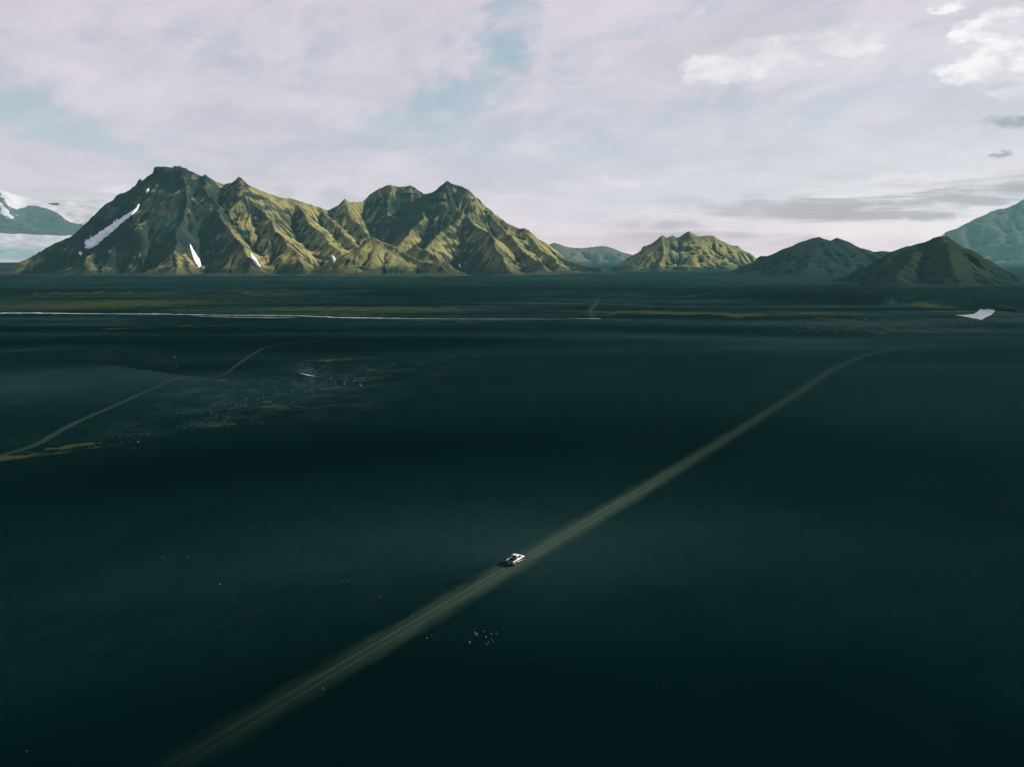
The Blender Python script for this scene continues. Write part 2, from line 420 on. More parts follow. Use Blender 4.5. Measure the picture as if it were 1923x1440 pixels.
LIT_PATCHES = [(1020, 1050, 220, 60, 0.35), (700, 530, 800, 4, 0.3), (1750, 541, 200, 2.2, 1.0), (1420, 549, 200, 2.0, 0.9), (60, 665, 150, 3, 0.8), (200, 668, 30, 6, 0.6), (760, 1010, 420, 62, 0.34), (990, 1015, 250, 70, 0.42), (1240, 985, 300, 60, 0.34), (560, 1055, 380, 60, 0.26), (170, 718, 260, 16, 0.85), (400, 735, 150, 18, 0.5), (90, 735, 200, 20, 0.35), (1500, 600, 420, 14, 0.42), (1750, 625, 180, 12, 0.35),  # painted light: bright band near the truck, lit crests and terrace edges
       (1300, 640, 500, 12, 0.30), (1800, 690, 300, 30, 0.18), (1700, 760, 300, 50, 0.12), (900, 528, 1500, 4, 0.45), (300, 535, 700, 5, 0.2), (1000, 660, 300, 8, 0.2), (100, 662, 110, 3, 0.6), (1560, 545, 300, 3, 0.8), (620, 735, 120, 14, 0.35)]
SHADE_PATCHES = [(60, 690, 160, 7, 1.0), (240, 697, 150, 8, 1.0), (420, 690, 150, 12, 0.6), (1740, 562, 250, 9, 2.2), (1600, 568, 120, 5, 1.0), (1350, 556, 200, 4, 0.9), (1480, 599, 160, 2.0, 1.2), (1860, 612, 70, 3, 0.9), (1870, 628, 90, 2, 0.9), (700, 655, 160, 6, 0.8), (900, 640, 200, 6, 0.6), (300, 1420, 900, 230, 0.95), (1000, 1440, 900, 230, 0.95), (1700, 1400, 700, 240, 0.9), (700, 850, 700, 55, 0.55), (1100, 790, 500, 55, 0.4), (150, 640, 500, 22, 0.7), (700, 640, 250, 18, 0.6), (500, 850, 500, 45, 0.5), (200, 930, 300, 60, 0.4),  # painted shade: cloud shadow on the plain, bluff face and gully
        (900, 565, 500, 4, 0.5), (300, 552, 700, 2.5, 0.6), (1000, 551, 500, 2.5, 0.8), (1600, 860, 500, 60, 0.35)]
GRAVEL = [(1120, 566, 160, 3, 0.4), (300, 545, 500, 2, 0.5), (1000, 545, 600, 2, 0.5), (1760, 570, 160, 5, 0.5), (1650, 615, 200, 9, 0.9), (1350, 606, 260, 4, 0.6), (1150, 600, 60, 3, 0.5), (580, 700, 50, 12, 1.0), (650, 710, 110, 12, 0.9), (480, 745, 170, 20, 0.8), (760, 690, 120, 8, 0.6), (540, 770, 140, 14, 0.5), (330, 795, 150, 10, 0.5), (400, 722, 140, 5, 0.5), (300, 690, 200, 14, 0.3), (900, 600, 300, 3, 0.5)]

def cover(x, y):
    f = fbm(x / 60, y / 60, 41, 4); f2 = fbm(x / 400, y / 400, 44, 4)
    xx = x + 18 * f; yy = y * (1 + 0.02 * f) + 10 * f
    r = np.hypot(x, y); band = fbm(x / 420, y / 70, 47, 5, 0.6)
    return {'moss': blobs(xx, yy, MOSS) + 0.55 * sstep(fbm(x / 500, y / 60, 49, 5, 0.6), 0.12, 0.42) * sstep(r, 850, 1050) * (1 - sstep(r, 1900, 2600)), 'lit_tone': np.clip(blobs(xx, yy, LIT_PATCHES) * (1 + 0.5 * f2) + sstep(r, 450, 1000) * (0.05 + 1.5 * sstep(band, 0.05, 0.40)), 0, 1.3), 'shade_tone': np.clip(blobs(xx, yy, SHADE_PATCHES) * (1 + 0.35 * f2) + sstep(r, 450, 1000) * 1.0 * sstep(-band, 0.0, 0.25), 0, 1), 'gravel': blobs(xx, yy, GRAVEL)}

def build_ground():
    dense = np.linspace(math.radians(-46), math.radians(46), 640)
    rest = np.linspace(math.radians(46), math.radians(314), 90)[1:-1]
    ang = np.concatenate([dense, rest])
    rows = np.concatenate([np.arange(1750, 640, -2.2), np.arange(640, 492.0, -0.8), np.arange(492, 488.6, -0.4)])
    dep = np.arctan((rows - CY) / F) + PITCH
    rad = np.concatenate([[0.5, 20, 40, 58], CAMH / np.tan(dep)])
    rad = np.concatenate([rad[rad < 13000], [13600.0]])
    A, R = np.meshgrid(ang, rad)
    x, y = R * np.sin(A), R * np.cos(A)
    z = ground_z(x, y)
    me = grid_mesh('plain', np.stack([x, y, z], -1)[:, ::-1], len(ang), len(rad), {k: v[:, ::-1] for k, v in cover(x, y).items()}, wrap=True)
    link('plain', me, M_SAND, kind='structure', label='black volcanic sand plain with patches of moss and gravel')
build_ground()

def ribbon(name, pts, width, mat, wear=None, lift=0.03, n_across=15, label='', step=4.0):
    P = np.array(pts); seg = np.hypot(*(P[1:] - P[:-1]).T); S = np.concatenate([[0], np.cumsum(seg)])
    # smooth the polyline
    t = np.arange(0, S[-1], step); k = max(3, int(24 / step)) | 1
    xs, ys = np.interp(t, S, P[:, 0]), np.interp(t, S, P[:, 1])
    ker = np.ones(k) / k
    for _ in range(2):
        xs = np.convolve(np.pad(xs, k // 2, mode='reflect', reflect_type='odd'), ker, 'valid'); ys = np.convolve(np.pad(ys, k // 2, mode='reflect', reflect_type='odd'), ker, 'valid')
    tx, ty = np.gradient(xs), np.gradient(ys); L = np.hypot(tx, ty); nx, ny = ty / L, -tx / L
    a = np.linspace(-1, 1, n_across)
    x = xs[:, None] + nx[:, None] * a * width / 2; y = ys[:, None] + ny[:, None] * a * width / 2
    z = ground_z(x, y) + lift
    if wear is None: w = np.ones(len(t))
    else: w = np.interp(t, S, wear)
    at = cover(x, y); at.update(across=np.broadcast_to(a, x.shape), along=np.broadcast_to(t[:, None], x.shape), wear=np.broadcast_to(w[:, None], x.shape))
    me = grid_mesh(name, np.stack([x, y, z], -1)[:, ::-1] if False else np.stack([x, y, z], -1), n_across, len(t), at)
    me.flip_normals() if me.polygons[0].normal.z < 0 else None
    return link(name, me, mat, kind='structure', label=label)

ribbon('dirt_road', stroke([(-120, 1702), (322, 1440), (640, 1252), (968, 1059), (1170, 941), (1300, 862), (1450, 768), (1560, 697), (1610, 673), (1660, 660), (1730, 651), (1800, 647)]), 9.6, M_ROAD,
       wear=[0.04, 0.07, 0.40, 1.15, 1.05, 0.52, 0.34, 0.30, 0.28, 0.24, 0.16, 0.0], label='straight pale dirt road crossing the black sand plain')  # near end faded to paint cloud shade onto the road, strongest by the truck
ribbon('dirt_track', stroke([(-120, 872), (0, 846), (62, 833), (110, 806), (180, 776), (250, 749), (345, 719)]), 5.0, M_PATH, wear=[0.8, 0.8, 0.9, 1, 1, 1, 0.7], label='narrow dirt track climbing over the low sand rise', step=3.0)
ribbon('dirt_track', stroke([(372, 715), (402, 714), (420, 706), (440, 690), (468, 670), (500, 651), (560, 644), (650, 640)]), 5.5, M_PATH, wear=[0.3, 0.3, 0.5, 0.7, 0.7, 0.6, 0.5, 0.1], label='faint dirt track beyond the low sand rise, forking near its far end', step=3.0)
ribbon('dirt_track', stroke([(1124, 560), (1118, 575), (1106, 588), (1116, 600)]), 12.0, M_PATH, wear=[0.3, 1.0, 1.0, 0.8], label='short pale track dropping to the river ford', step=6.0)

# ------------------------------------------------------------------ river
def water_sheet(name, outline_top, outline_bot, label, n=160, lift=0.25, rag=1.8, thin=0.42):
    xs = np.linspace(outline_top[0][0], outline_top[-1][0], n)
    yt = np.interp(xs, *zip(*outline_top)); yb = np.interp(xs, *zip(*outline_bot))
    j = fbm(xs / 16.0, xs * 0 + len(name), 5, 4); j2 = fbm(xs / 11.0, xs * 0 + 9.0, 6, 4)
    mid = (yt + yb) / 2; th = thin * (1 + 0.9 * fbm(xs / 38.0, xs * 0 + 2.0, 11, 3)); yt, yb = mid + (yt - mid) * th, mid + (yb - mid) * th
    h = np.maximum(yb - yt, 0.15)
    yt = yt + rag * j * 0.5 * h; yb = yb + rag * j2 * 0.5 * h
    V = []; m = 4
    for i in range(n):
        for k in range(m):
            p = px_ground(xs[i], yt[i] + (yb[i] - yt[i]) * k / (m - 1)); V.append(p)
    V = np.array(V).reshape(n, m, 2); z = ground_z(V[..., 0], V[..., 1])
    z = np.minimum(z, z.mean(1, keepdims=True)) + lift
    me = grid_mesh(name, np.concatenate([V, z[..., None]], -1), m, n)
    if me.polygons[0].normal.z < 0: me.flip_normals()
    return link(name, me, M_WATER, kind='structure', label=label)
water_sheet('river', [(-160, 585.5), (0, 587.5), (60, 586.5), (200, 589.5), (300, 588.5), (420, 591.5), (560, 592.5), (640, 595.4), (760, 597.4), (860, 599.0), (1048, 600.0)],
            [(-160, 589), (0, 590.5), (120, 591.5), (200, 591.5), (260, 592.2), (420, 594.6), (560, 595.4), (640, 599), (760, 600), (860, 600.4), (1048, 600.3)], 'pale river ribbon along the far edge of the sand plain', n=420)
water_sheet('river', [(370, 594.5), (430, 595.6), (520, 596.6), (560, 596.8)], [(370, 595.5), (430, 598), (520, 599), (560, 597.4)], 'short side braid running just below the main river', n=90)
water_sheet('river', [(1066, 599.6), (1095, 599.2), (1128, 598.8)], [(1066, 600), (1095, 600), (1128, 600.8)], 'small ford of water at the foot of the pale track', n=40)
water_sheet('river_pool', [(1796, 595), (1830, 593.2), (1842, 585), (1860, 583), (1868, 582.5)], [(1796, 595.8), (1830, 601), (1842, 602), (1860, 596), (1868, 588)], 'bright wedge of river water beside the dark bank on the right', n=60, rag=0.3, thin=1.0)
water_sheet('stream', [(562, 701), (575, 701.5), (592, 704.5)], [(562, 702.2), (575, 706), (592, 706.2)], 'tiny pale stream pool among stones on the sand plain', n=24)

# ------------------------------------------------------------------ mountains
def erode(H, step, weight, seed, n=9000, batches=4, steps=110, k=0.030):
    """rain drops run downhill and cut gullies; returns the new heights and how much water passed"""
    r = np.random.default_rng(seed); ny, nx = H.shape; H = H.copy(); flow = np.zeros(H.shape)
    for b in range(batches):
        px = r.uniform(2, nx - 3, n); py = r.uniform(2, ny - 3, n); dx = np.zeros(n); dy = np.zeros(n); sed = np.zeros(n)
        for i in range(steps):
            ix, iy = px.astype(int), py.astype(int); u, v = px - ix, py - iy
            a, b_, c, d = H[iy, ix], H[iy, ix + 1], H[iy + 1, ix], H[iy + 1, ix + 1]
            gx = (b_ - a) * (1 - v) + (d - c) * v; gy = (c - a) * (1 - u) + (d - b_) * u
            g = np.hypot(gx, gy) / step
            dx = dx * 0.25 - gx * 0.75; dy = dy * 0.25 - gy * 0.75; L = np.hypot(dx, dy) + 1e-9; dx /= L; dy /= L
            live = (g > 0.06); cut = np.where(live, k * np.clip(g - 0.12, -0.1, 1.2) * min(1.0, i / 12.0), 0) * step
            dep = np.where(g < 0.35, sed * 0.06 * live, 0); sed += np.maximum(cut, 0) * 0.35 - dep
            am = (dep - cut) * weight[iy, ix]
            for oy, ox, ww in ((0, 0, (1 - u) * (1 - v)), (0, 1, u * (1 - v)), (1, 0, (1 - u) * v), (1, 1, u * v)):
                np.add.at(H, (iy + oy, ix + ox), am * ww); np.add.at(flow, (iy + oy, ix + ox), ww * live)
            px = np.clip(px + dx * 0.8, 2, nx - 3); py = np.clip(py + dy * 0.8, 2, ny - 3)
    P = np.pad(H, 1, mode='edge'); blur = (P[1:-1, 1:-1] * 4 + 2 * (P[:-2, 1:-1] + P[2:, 1:-1] + P[1:-1, :-2] + P[1:-1, 2:]) + P[:-2, :-2] + P[2:, 2:] + P[:-2, 2:] + P[2:, :-2]) / 16
    H = H * (1 - 0.6 * weight) + blur * 0.6 * weight
    return H, flow

def mountain(name, ridges, bounds, step, mat, label, k_base=14.0, slope=0.95, gully=12.0, warp=8.0, rough=5.0, seed=1, crag_d=40.0, k_rid=5.0, cliff=0.0, drops=5000, cutk=0.030, bare_spots=(), jag=1.0):
    """height = highest of the flanks falling away from every ridge line (each ridge point is a 3-D position)"""
    x0, x1, y0, y1 = bounds
    gx = np.arange(x0, x1 + step, step); gy = np.arange(y0, y1 + step, step)
    X, Y = np.meshgrid(gx, gy); G = ground_z(X, Y)
    wa, wb = fbm(X / 130, Y / 130, seed + 50, 3), fbm(X / 130, Y / 130, seed + 60, 3); wc, wd = fbm(X / 55, Y / 55, seed + 52, 3), fbm(X / 55, Y / 55, seed + 62, 3)
    H = np.full(X.shape, -500.0); S = np.zeros(X.shape); Dn = np.zeros(X.shape); hmax = np.full(X.shape, -1e9)
    tab_s = np.arange(-6000, 60000, 2.0); tab = 2.2 * gnoise(tab_s / 9.0, tab_s * 0 + seed, 5) + 3.0 * gnoise(tab_s / 24.0, tab_s * 0 + seed, 6)
    s0 = 0.0; vary = 1 + 0.30 * fbm(X / 260, Y / 260, seed + 70, 3)
    for rd in ridges:
        pts = np.array([px_at(*p) for p in rd['p']]); slp = rd.get('s', slope); sb = rd.get('back', slp); cl = rd.get('cliff', cliff)
        Hr = np.full(X.shape, -1e9); spur = rd.get('spur', 0.0)
        Xw = X + (warp + spur) * wa + spur * 0.45 * wc; Yw = Y + 2.5 * (warp + 0.4 * spur) * wb + spur * 0.45 * wd
        for a, b in zip(pts[:-1], pts[1:]):
            dx, dy = b[0] - a[0], b[1] - a[1]; L = math.hypot(dx, dy) + 1e-6
            tr = ((Xw - a[0]) * dx + (Yw - a[1]) * dy) / L; t = np.clip(tr / L, 0, 1)
            ox, oy = Xw - a[0] - t * dx, Yw - a[1] - t * dy; d = np.hypot(ox, oy)
            side = np.sign((Xw - a[0]) * dy - (Yw - a[1]) * dx)          # + on the right of the walking direction
            sl_ = np.where(side > 0, slp, sb) * vary
            s = s0 + np.clip(tr, 0, L) + 60.0 * np.arctan2(np.abs(tr - np.clip(tr, 0, L)), 40.0) * np.sign(tr) + side * 3000
            crest = a[2] + (b[2] - a[2]) * t + np.interp(s, tab_s, tab) * rd.get('jag', jag)
            h = crest - sl_ * d - cl * (1 - np.exp(-d / 10.0))
            better = h > hmax
            S = np.where(better, s, S); Dn = np.where(better, d, Dn); hmax = np.maximum(hmax, h)
            Hr = np.maximum(Hr, h); s0 += L
        H = smax(H, Hr, k_rid)
        s0 += 500
    gl = ridged(S / 75.0, Dn / 420.0, seed + 3, 3) * 0.65 + ridged(S / 24.0, Dn / 160.0, seed + 4, 2) * 0.35
    H = H + gully * (gl - 0.25) * sstep(Dn, 8, 110)
    H = H + rough * ridged(X / 55, Y / 55, seed + 8, 4) * sstep(Dn, 4, 60) + 0.5 * rough * fbm(X / 17, Y / 17, seed + 9, 3) * sstep(Dn, 2, 25)
    band = fbm(X / 160, Y / 160, seed + 31, 3); ph = (H + 26 * band) / 52.0; ph = ph - np.floor(ph)
    H = H + 15.0 * (rough / 5.0) * (sstep(ph, 0.25, 0.45) - ph) * sstep(band, -0.05, 0.30) * sstep(Dn, 15, 70)
    T = smax(H + 26 * fbm(X / 170, Y / 170, seed + 33, 4) * (1 - sstep(H - G, 30, 110)), G - 2.0, k_base)
    wgt = sstep(Dn, 6, 45) * sstep(T - G, 2, 14)
    T, flow = erode(T, step, wgt, seed, n=drops, k=cutk)
    fl = np.log1p(flow); flow = np.clip((fl - np.percentile(fl[T > G + 8], 50)) / 2.2, -0.35, 1.0)
    gln = ridged(S / 75.0, Dn / 420.0, seed + 3, 3)
    crag = np.clip((1 - sstep(Dn, crag_d * 0.3, crag_d)) * (0.4 + 0.9 * fbm(X / 70, Y / 70, seed + 12, 3)) + sstep(fbm(X / 90, Y / 90, seed + 14, 4), 0.22, 0.42) * 0.9, 0, 1)
    bare = np.zeros(X.shape)
    for bx, by, br, ba in bare_spots: bare = bare + ba * np.exp(-((X - bx) ** 2 + (Y - by) ** 2) / br ** 2)
    me = grid_mesh(name, np.stack([X, Y, T], -1), len(gx), len(gy), {'bare': bare, 'along': S, 'down': Dn, 'gully': gln - 0.2, 'crag': crag, 'flow': flow}, keep=(T > G - 1.5))
    o = link(name, me, mat, kind='structure', label=label)
    return o, (gx, gy, T)

def height_at(hf, x, y):
    gx, gy, T = hf; st = gx[1] - gx[0]
    fx = np.clip((x - gx[0]) / st, 0, len(gx) - 1.001); fy = np.clip((y - gy[0]) / st, 0, len(gy) - 1.001)
    ix, iy = fx.astype(int), fy.astype(int); u, v = fx - ix, fy - iy
    return T[iy, ix] * (1 - u) * (1 - v) + T[iy, ix + 1] * u * (1 - v) + T[iy + 1, ix] * (1 - u) * v + T[iy + 1, ix + 1] * u * v

def cast(hf, px, py, y_from):
    """first point of the mountain along the ray of a photograph pixel"""
    rx, ry, rz = ray(px, py); ys = np.arange(y_from, hf[1][-1], 3.0); t = ys / ry
    h = height_at(hf, rx * t, ys); below = np.nonzero(CAMH + rz * t < h)[0]
    if len(below) == 0: return None
    i = below[0]; return np.array((rx * t[i], ys[i], h[i]))

Q = 0.9
def R(pts, **k):
    return dict(p=[(a, b, c * Q) for a, b, c in pts], **k)

MASSIF = [
    R([(10, 511, 3500), (62, 480, 3560), (105, 457, 3620), (162, 430, 3690), (200, 403, 3740), (235, 370, 3780), (250, 353, 3790), (266, 346, 3800), (277, 337, 3800), (288, 332, 3800), (310, 328, 3810), (330, 325, 3810), (346, 321, 3800)], s=0.90, cliff=6.0),
    R([(260.5, 336, 3795), (263.5, 335, 3795)], s=3.2, jag=0.2), R([(277, 332, 3795), (278, 333, 3796)], s=2.5),
    R([(290, 314, 3790), (324, 311.5, 3790), (347, 317, 3790), (347, 317, 3784), (324, 311.5, 3784), (290, 314, 3784), (290, 314, 3778), (324, 311.5, 3778), (347, 317, 3778), (347, 317.5, 3770), (324, 312, 3770), (291, 315, 3770)], s=4.0, jag=0.2),
    R([(447, 334, 3795), (449, 335, 3795)], s=1.6), R([(647, 375, 4245), (648, 376, 4245)], s=2.2), R([(383, 329, 3772), (385, 330, 3772)], s=1.7), R([(836, 343, 4095), (842, 343, 4095)], s=1.6),
    R([(346, 316, 3800), (363, 324, 3790), (379, 332, 3780), (384, 330, 3780), (400, 339, 3800), (419, 347, 3850), (436, 343, 3830), (448, 335, 3800), (460, 344, 3830), (474, 352, 3870), (500, 362, 3950), (525, 371, 4000), (554, 375, 4060), (579, 383, 4120), (598, 390, 4170), (616, 395, 4220), (633, 388, 4240), (647, 376, 4250), (658, 380, 4290), (681, 379, 4350), (699, 362, 4400), (714, 354, 4400), (729, 348, 4400), (754, 351, 4400), (770, 348, 4400), (780, 353, 4390), (795, 364, 4370), (803, 365, 4330)], s=0.93, cliff=5.0),
    R([(803, 365, 4330), (820, 358, 4200), (829, 347, 4120), (839, 343, 4100), (863, 349, 4080), (879, 356, 4060), (898, 377, 4030), (915, 394, 4010), (934, 408, 3990), (955, 420, 3950), (975, 429, 3920), (992, 431, 3900), (1011, 450, 3880), (1023, 461, 3860), (1042, 475, 3820), (1071, 491, 3760), (1107, 502, 3680), (1140, 512, 3620)], s=0.90, cliff=6.0),
    # spurs of the left peak
    R([(335, 314, 3790), (344, 344, 3700), (349, 380, 3590), (338, 425, 3440), (325, 470, 3300), (315, 505, 3200)], spur=20.0, s=0.85, cliff=4.0),
    R([(288, 326, 3795), (278, 370, 3690), (245, 425, 3560), (205, 470, 3440), (160, 505, 3340)], spur=10.0, s=0.8),
    R([(384, 331, 3775), (398, 368, 3660), (420, 405, 3540), (452, 455, 3370), (485, 500, 3210)], spur=20.0, s=0.88, cliff=5.0),
    R([(448, 337, 3795), (456, 362, 3740), (485, 386, 3680), (512, 420, 3560), (545, 465, 3400), (578, 503, 3240)], spur=20.0, s=0.9, cliff=6.0),
    R([(545, 375, 4040), (575, 405, 3900), (610, 445, 3720), (650, 485, 3520), (668, 503, 3380)], spur=20.0, s=0.85),
    R([(600, 391, 4165), (640, 430, 3960), (680, 470, 3730)], spur=20.0, s=0.85),
    R([(647, 378, 4240), (668, 412, 4080), (690, 440, 3930)], spur=20.0, s=0.9),
    # the bowl and the second peak
    R([(735, 350, 4390), (728, 395, 4200), (722, 440, 4000)], spur=20.0, s=0.95),
    R([(825, 356, 4150), (800, 400, 3950), (765, 440, 3760), (735, 478, 3560)], spur=20.0, s=0.85, cliff=4.0),
    R([(839, 345, 4095), (852, 385, 3960), (872, 402, 3860), (900, 428, 3700), (922, 436, 3620), (934, 462, 3480), (950, 498, 3260), (956, 508, 3200)], spur=20.0, s=0.92, cliff=10.0),
    R([(870, 402, 3860), (845, 425, 3740), (810, 455, 3580), (790, 480, 3440)], spur=20.0, s=0.85, cliff=6.0),
    R([(915, 396, 4005), (945, 430, 3850), (985, 470, 3620), (1020, 500, 3380)], spur=20.0, s=0.8, cliff=4.0),
    R([(985, 433, 3900), (1010, 465, 3760), (1050, 495, 3560)], spur=20.0, s=0.8, cliff=3.0),
    # the low knoll in front
    R([(684, 452, 3330), (693, 446, 3320), (708, 448, 3310), (724, 455, 3300), (745, 465, 3280), (768, 479, 3250), (800, 494, 3200), (835, 508, 3140)], spur=5.0, s=0.66, back=1.1, cliff=16.0),
    
    R([(780, 462, 3420), (815, 478, 3340), (850, 500, 3230)], spur=20.0, s=0.8, cliff=4.0),
]
M_MAIN = mat_mountain('mossy_tuff', apron=58.0)
main, HF = mountain('mountain', MASSIF, (-2250, 560, 2560, 4250), 4.5, M_MAIN, 'large mossy green mountain ridge with flat topped peak and snow streaks', seed=1, gully=8.0, warp=6.0, rough=4.5, drops=14000, cutk=0.034, k_base=17.0, k_rid=9.0, bare_spots=[(-1480, 3330, 330, 1.0), (-1650, 3100, 300, 0.7), (-1235, 3060, 90, 0.8), (-360, 3830, 260, 0.9), (-480, 3650, 200, 0.7), (-230, 3300, 160, 0.5), (-150, 3080, 120, 0.5)])

def smooth_hill(pts, **k):
    if len(pts) <= 4: k.setdefault('spur', 16.0)
    return dict(p=pts, **k)
M_HILL = mat_mountain('mossy_hill', moss=(0.120, 0.110, 0.036), cover=0.25, foot=10.0, cragc=(0.007, 0.016, 0.016))
mountain('hill', [
    smooth_hill([(1170, 514, 3900), (1189, 500, 3960), (1201, 479, 4000), (1220, 462, 4020), (1233, 451, 4030), (1243, 442, 4030), (1253, 446, 4030), (1263, 442, 4040), (1274, 446, 4040), (1286, 439, 4050), (1295, 435, 4050), (1303, 439, 4060), (1311, 444, 4080), (1328, 442, 4100), (1341, 442, 4110), (1349, 450, 4110), (1363, 462, 4110), (1374, 473, 4110), (1388, 479, 4110), (1411, 486, 4110), (1440, 492, 4110), (1490, 505, 4100)], s=0.62, cliff=14.0),
    smooth_hill([(1243, 443, 4030), (1246, 470, 3900), (1236, 505, 3740)], s=0.7, cliff=10.0),
    smooth_hill([(1295, 437, 4050), (1300, 462, 3960), (1340, 500, 3760)], s=0.55, cliff=2.0),
    smooth_hill([(1341, 444, 4100), (1345, 470, 3990), (1400, 500, 3780)], s=0.55, cliff=8.0)],
    (520, 1620, 3480, 4420), 5.0, M_HILL, 'isolated moss covered hill with jagged crest beyond the plain', gully=9.0, seed=5, warp=5.0, k_base=10.0, crag_d=130.0, cutk=0.05, rough=6.0)

M_DIM = mat_mountain('dark_hill', moss=(0.0125, 0.0185, 0.0085), rock=(0.0022, 0.0090, 0.0095), scree=(0.006, 0.0115, 0.011), cover=0.0, foot=12.0, bump_d=4.0)  # shade on the right-hand hill put into much darker moss and rock colours
M_TEAL = mat_mountain('teal_hill', moss=(0.0085, 0.0165, 0.0125), rock=(0.002, 0.0095, 0.0105), scree=(0.004, 0.0115, 0.0115), cover=-0.1, foot=12.0, bump_d=4.0)  # hillside shade painted into the base colours here too, more teal
mountain('hill', [
    smooth_hill([(1400, 512, 2550), (1440, 497, 2600), (1480, 476, 2650), (1503, 461, 2660), (1520, 453, 2660), (1537, 447, 2660), (1560, 453, 2680), (1572, 448, 2690), (1581, 455, 2700), (1593, 468, 2700), (1609, 470, 2700), (1620, 467, 2700), (1639, 473, 2690), (1669, 472, 2680), (1690, 479, 2660), (1720, 500, 2640)], s=0.48),
    smooth_hill([(1537, 448, 2660), (1530, 480, 2530), (1510, 510, 2380)], s=0.42),
    smooth_hill([(1576, 450, 2690), (1592, 480, 2580), (1600, 510, 2420)], s=0.45)],
    (620, 1480, 2120, 2980), 5.0, M_TEAL, 'smooth dark teal hill with a small double summit', gully=4.0, rough=3.5, seed=9, warp=4.0, k_base=9.0, cutk=0.04, jag=1.2)
mountain('hill', [
    smooth_hill([(1640, 512, 1780), (1678, 476, 1850), (1697, 471, 1860), (1717, 466, 1860), (1729, 466, 1855), (1740, 457, 1850), (1754, 449, 1850), (1762, 447, 1850), (1766, 444, 1850), (1771, 448, 1850), (1777, 445, 1850), (1796, 459, 1840), (1821, 475, 1820), (1840, 494, 1800), (1850, 512, 1775), (1857, 524, 1755)], s=0.74, cliff=3.0),
    smooth_hill([(1766, 446, 1850), (1776, 480, 1740), (1790, 515, 1620)], s=0.55, cliff=3.0),
    smooth_hill([(1720, 467, 1858), (1700, 500, 1720), (1680, 525, 1600)], s=0.5)],
    (650, 1320, 1440, 2160), 4.0, M_DIM, 'dark conical hill with pointed top standing nearest on the right', gully=6.0, rough=5.0, seed=13, warp=4.0, k_base=4.5, cutk=0.06, drops=9000, jag=1.5)

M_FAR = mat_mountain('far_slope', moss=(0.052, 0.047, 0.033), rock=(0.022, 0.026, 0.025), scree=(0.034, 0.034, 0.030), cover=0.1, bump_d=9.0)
mountain('mountain', [
    smooth_hill([(1700, 512, 7559), (1740, 478, 7699), (1779, 446, 7839), (1802, 431, 7909), (1826, 419, 7979), (1842, 408, 8007), (1858, 398, 8049), (1870, 394, 8063), (1883, 392, 8091), (1906, 384, 8119), (1923, 376, 8119), (1970, 350, 8189), (2040, 330, 8260), (2130, 352, 8260), (2260, 420, 8260), (2400, 490, 8260)], s=0.62, cliff=4.0),
    smooth_hill([(1883, 393, 8084), (1905, 430, 7699), (1925, 480, 7140)], s=0.6), smooth_hill([(1990, 345, 8189), (2000, 420, 7699), (2030, 490, 7000)], s=0.6),
    smooth_hill([(1826, 420, 7979), (1850, 460, 7629), (1860, 500, 7209)], s=0.55)],
    (3300, 8100, 6000, 9700), 18.0, M_FAR, 'tall hazy mountain slope rising at the right edge', gully=14.0, rough=7.0, seed=17, warp=14.0, k_base=22.0)
mountain('mountain', [
    smooth_hill([(985, 470, 9000), (1012, 468, 9000), (1030, 461, 9000), (1042, 456, 9000), (1059, 465, 9000), (1073, 465, 9050), (1095, 466, 9100), (1115, 464, 9100), (1132, 462, 9100), (1151, 466, 9100), (1172, 476, 9100), (1192, 480, 9100), (1225, 486, 9100)], s=0.40, cliff=6.0),
    smooth_hill([(1042, 457, 9000), (1064, 480, 8650), (1090, 494, 8300)], s=0.38), smooth_hill([(1132, 463, 9100), (1160, 482, 8750), (1180, 494, 8400)], s=0.38)],
    (-300, 2000, 7700, 10000), 16.0, M_FAR, 'low hazy blue ridge seen through the gap between mountains', gully=9.0, rough=5.0, seed=21, warp=14.0, k_base=16.0)
mountain('mountain', [
    smooth_hill([(1395, 488, 9500), (1415, 486, 9500), (1447, 483, 9500), (1461, 477, 9500), (1476, 475, 9500), (1500, 480, 9500), (1560, 478, 9500), (1640, 476, 9500), (1700, 470, 9500)], s=0.4)],
    (2500, 5000, 8800, 10200), 18.0, M_FAR, 'small distant hazy hill peeping out left of the dark teal hill', gully=5.0, rough=4.0, seed=25, warp=10.0, k_base=12.0)

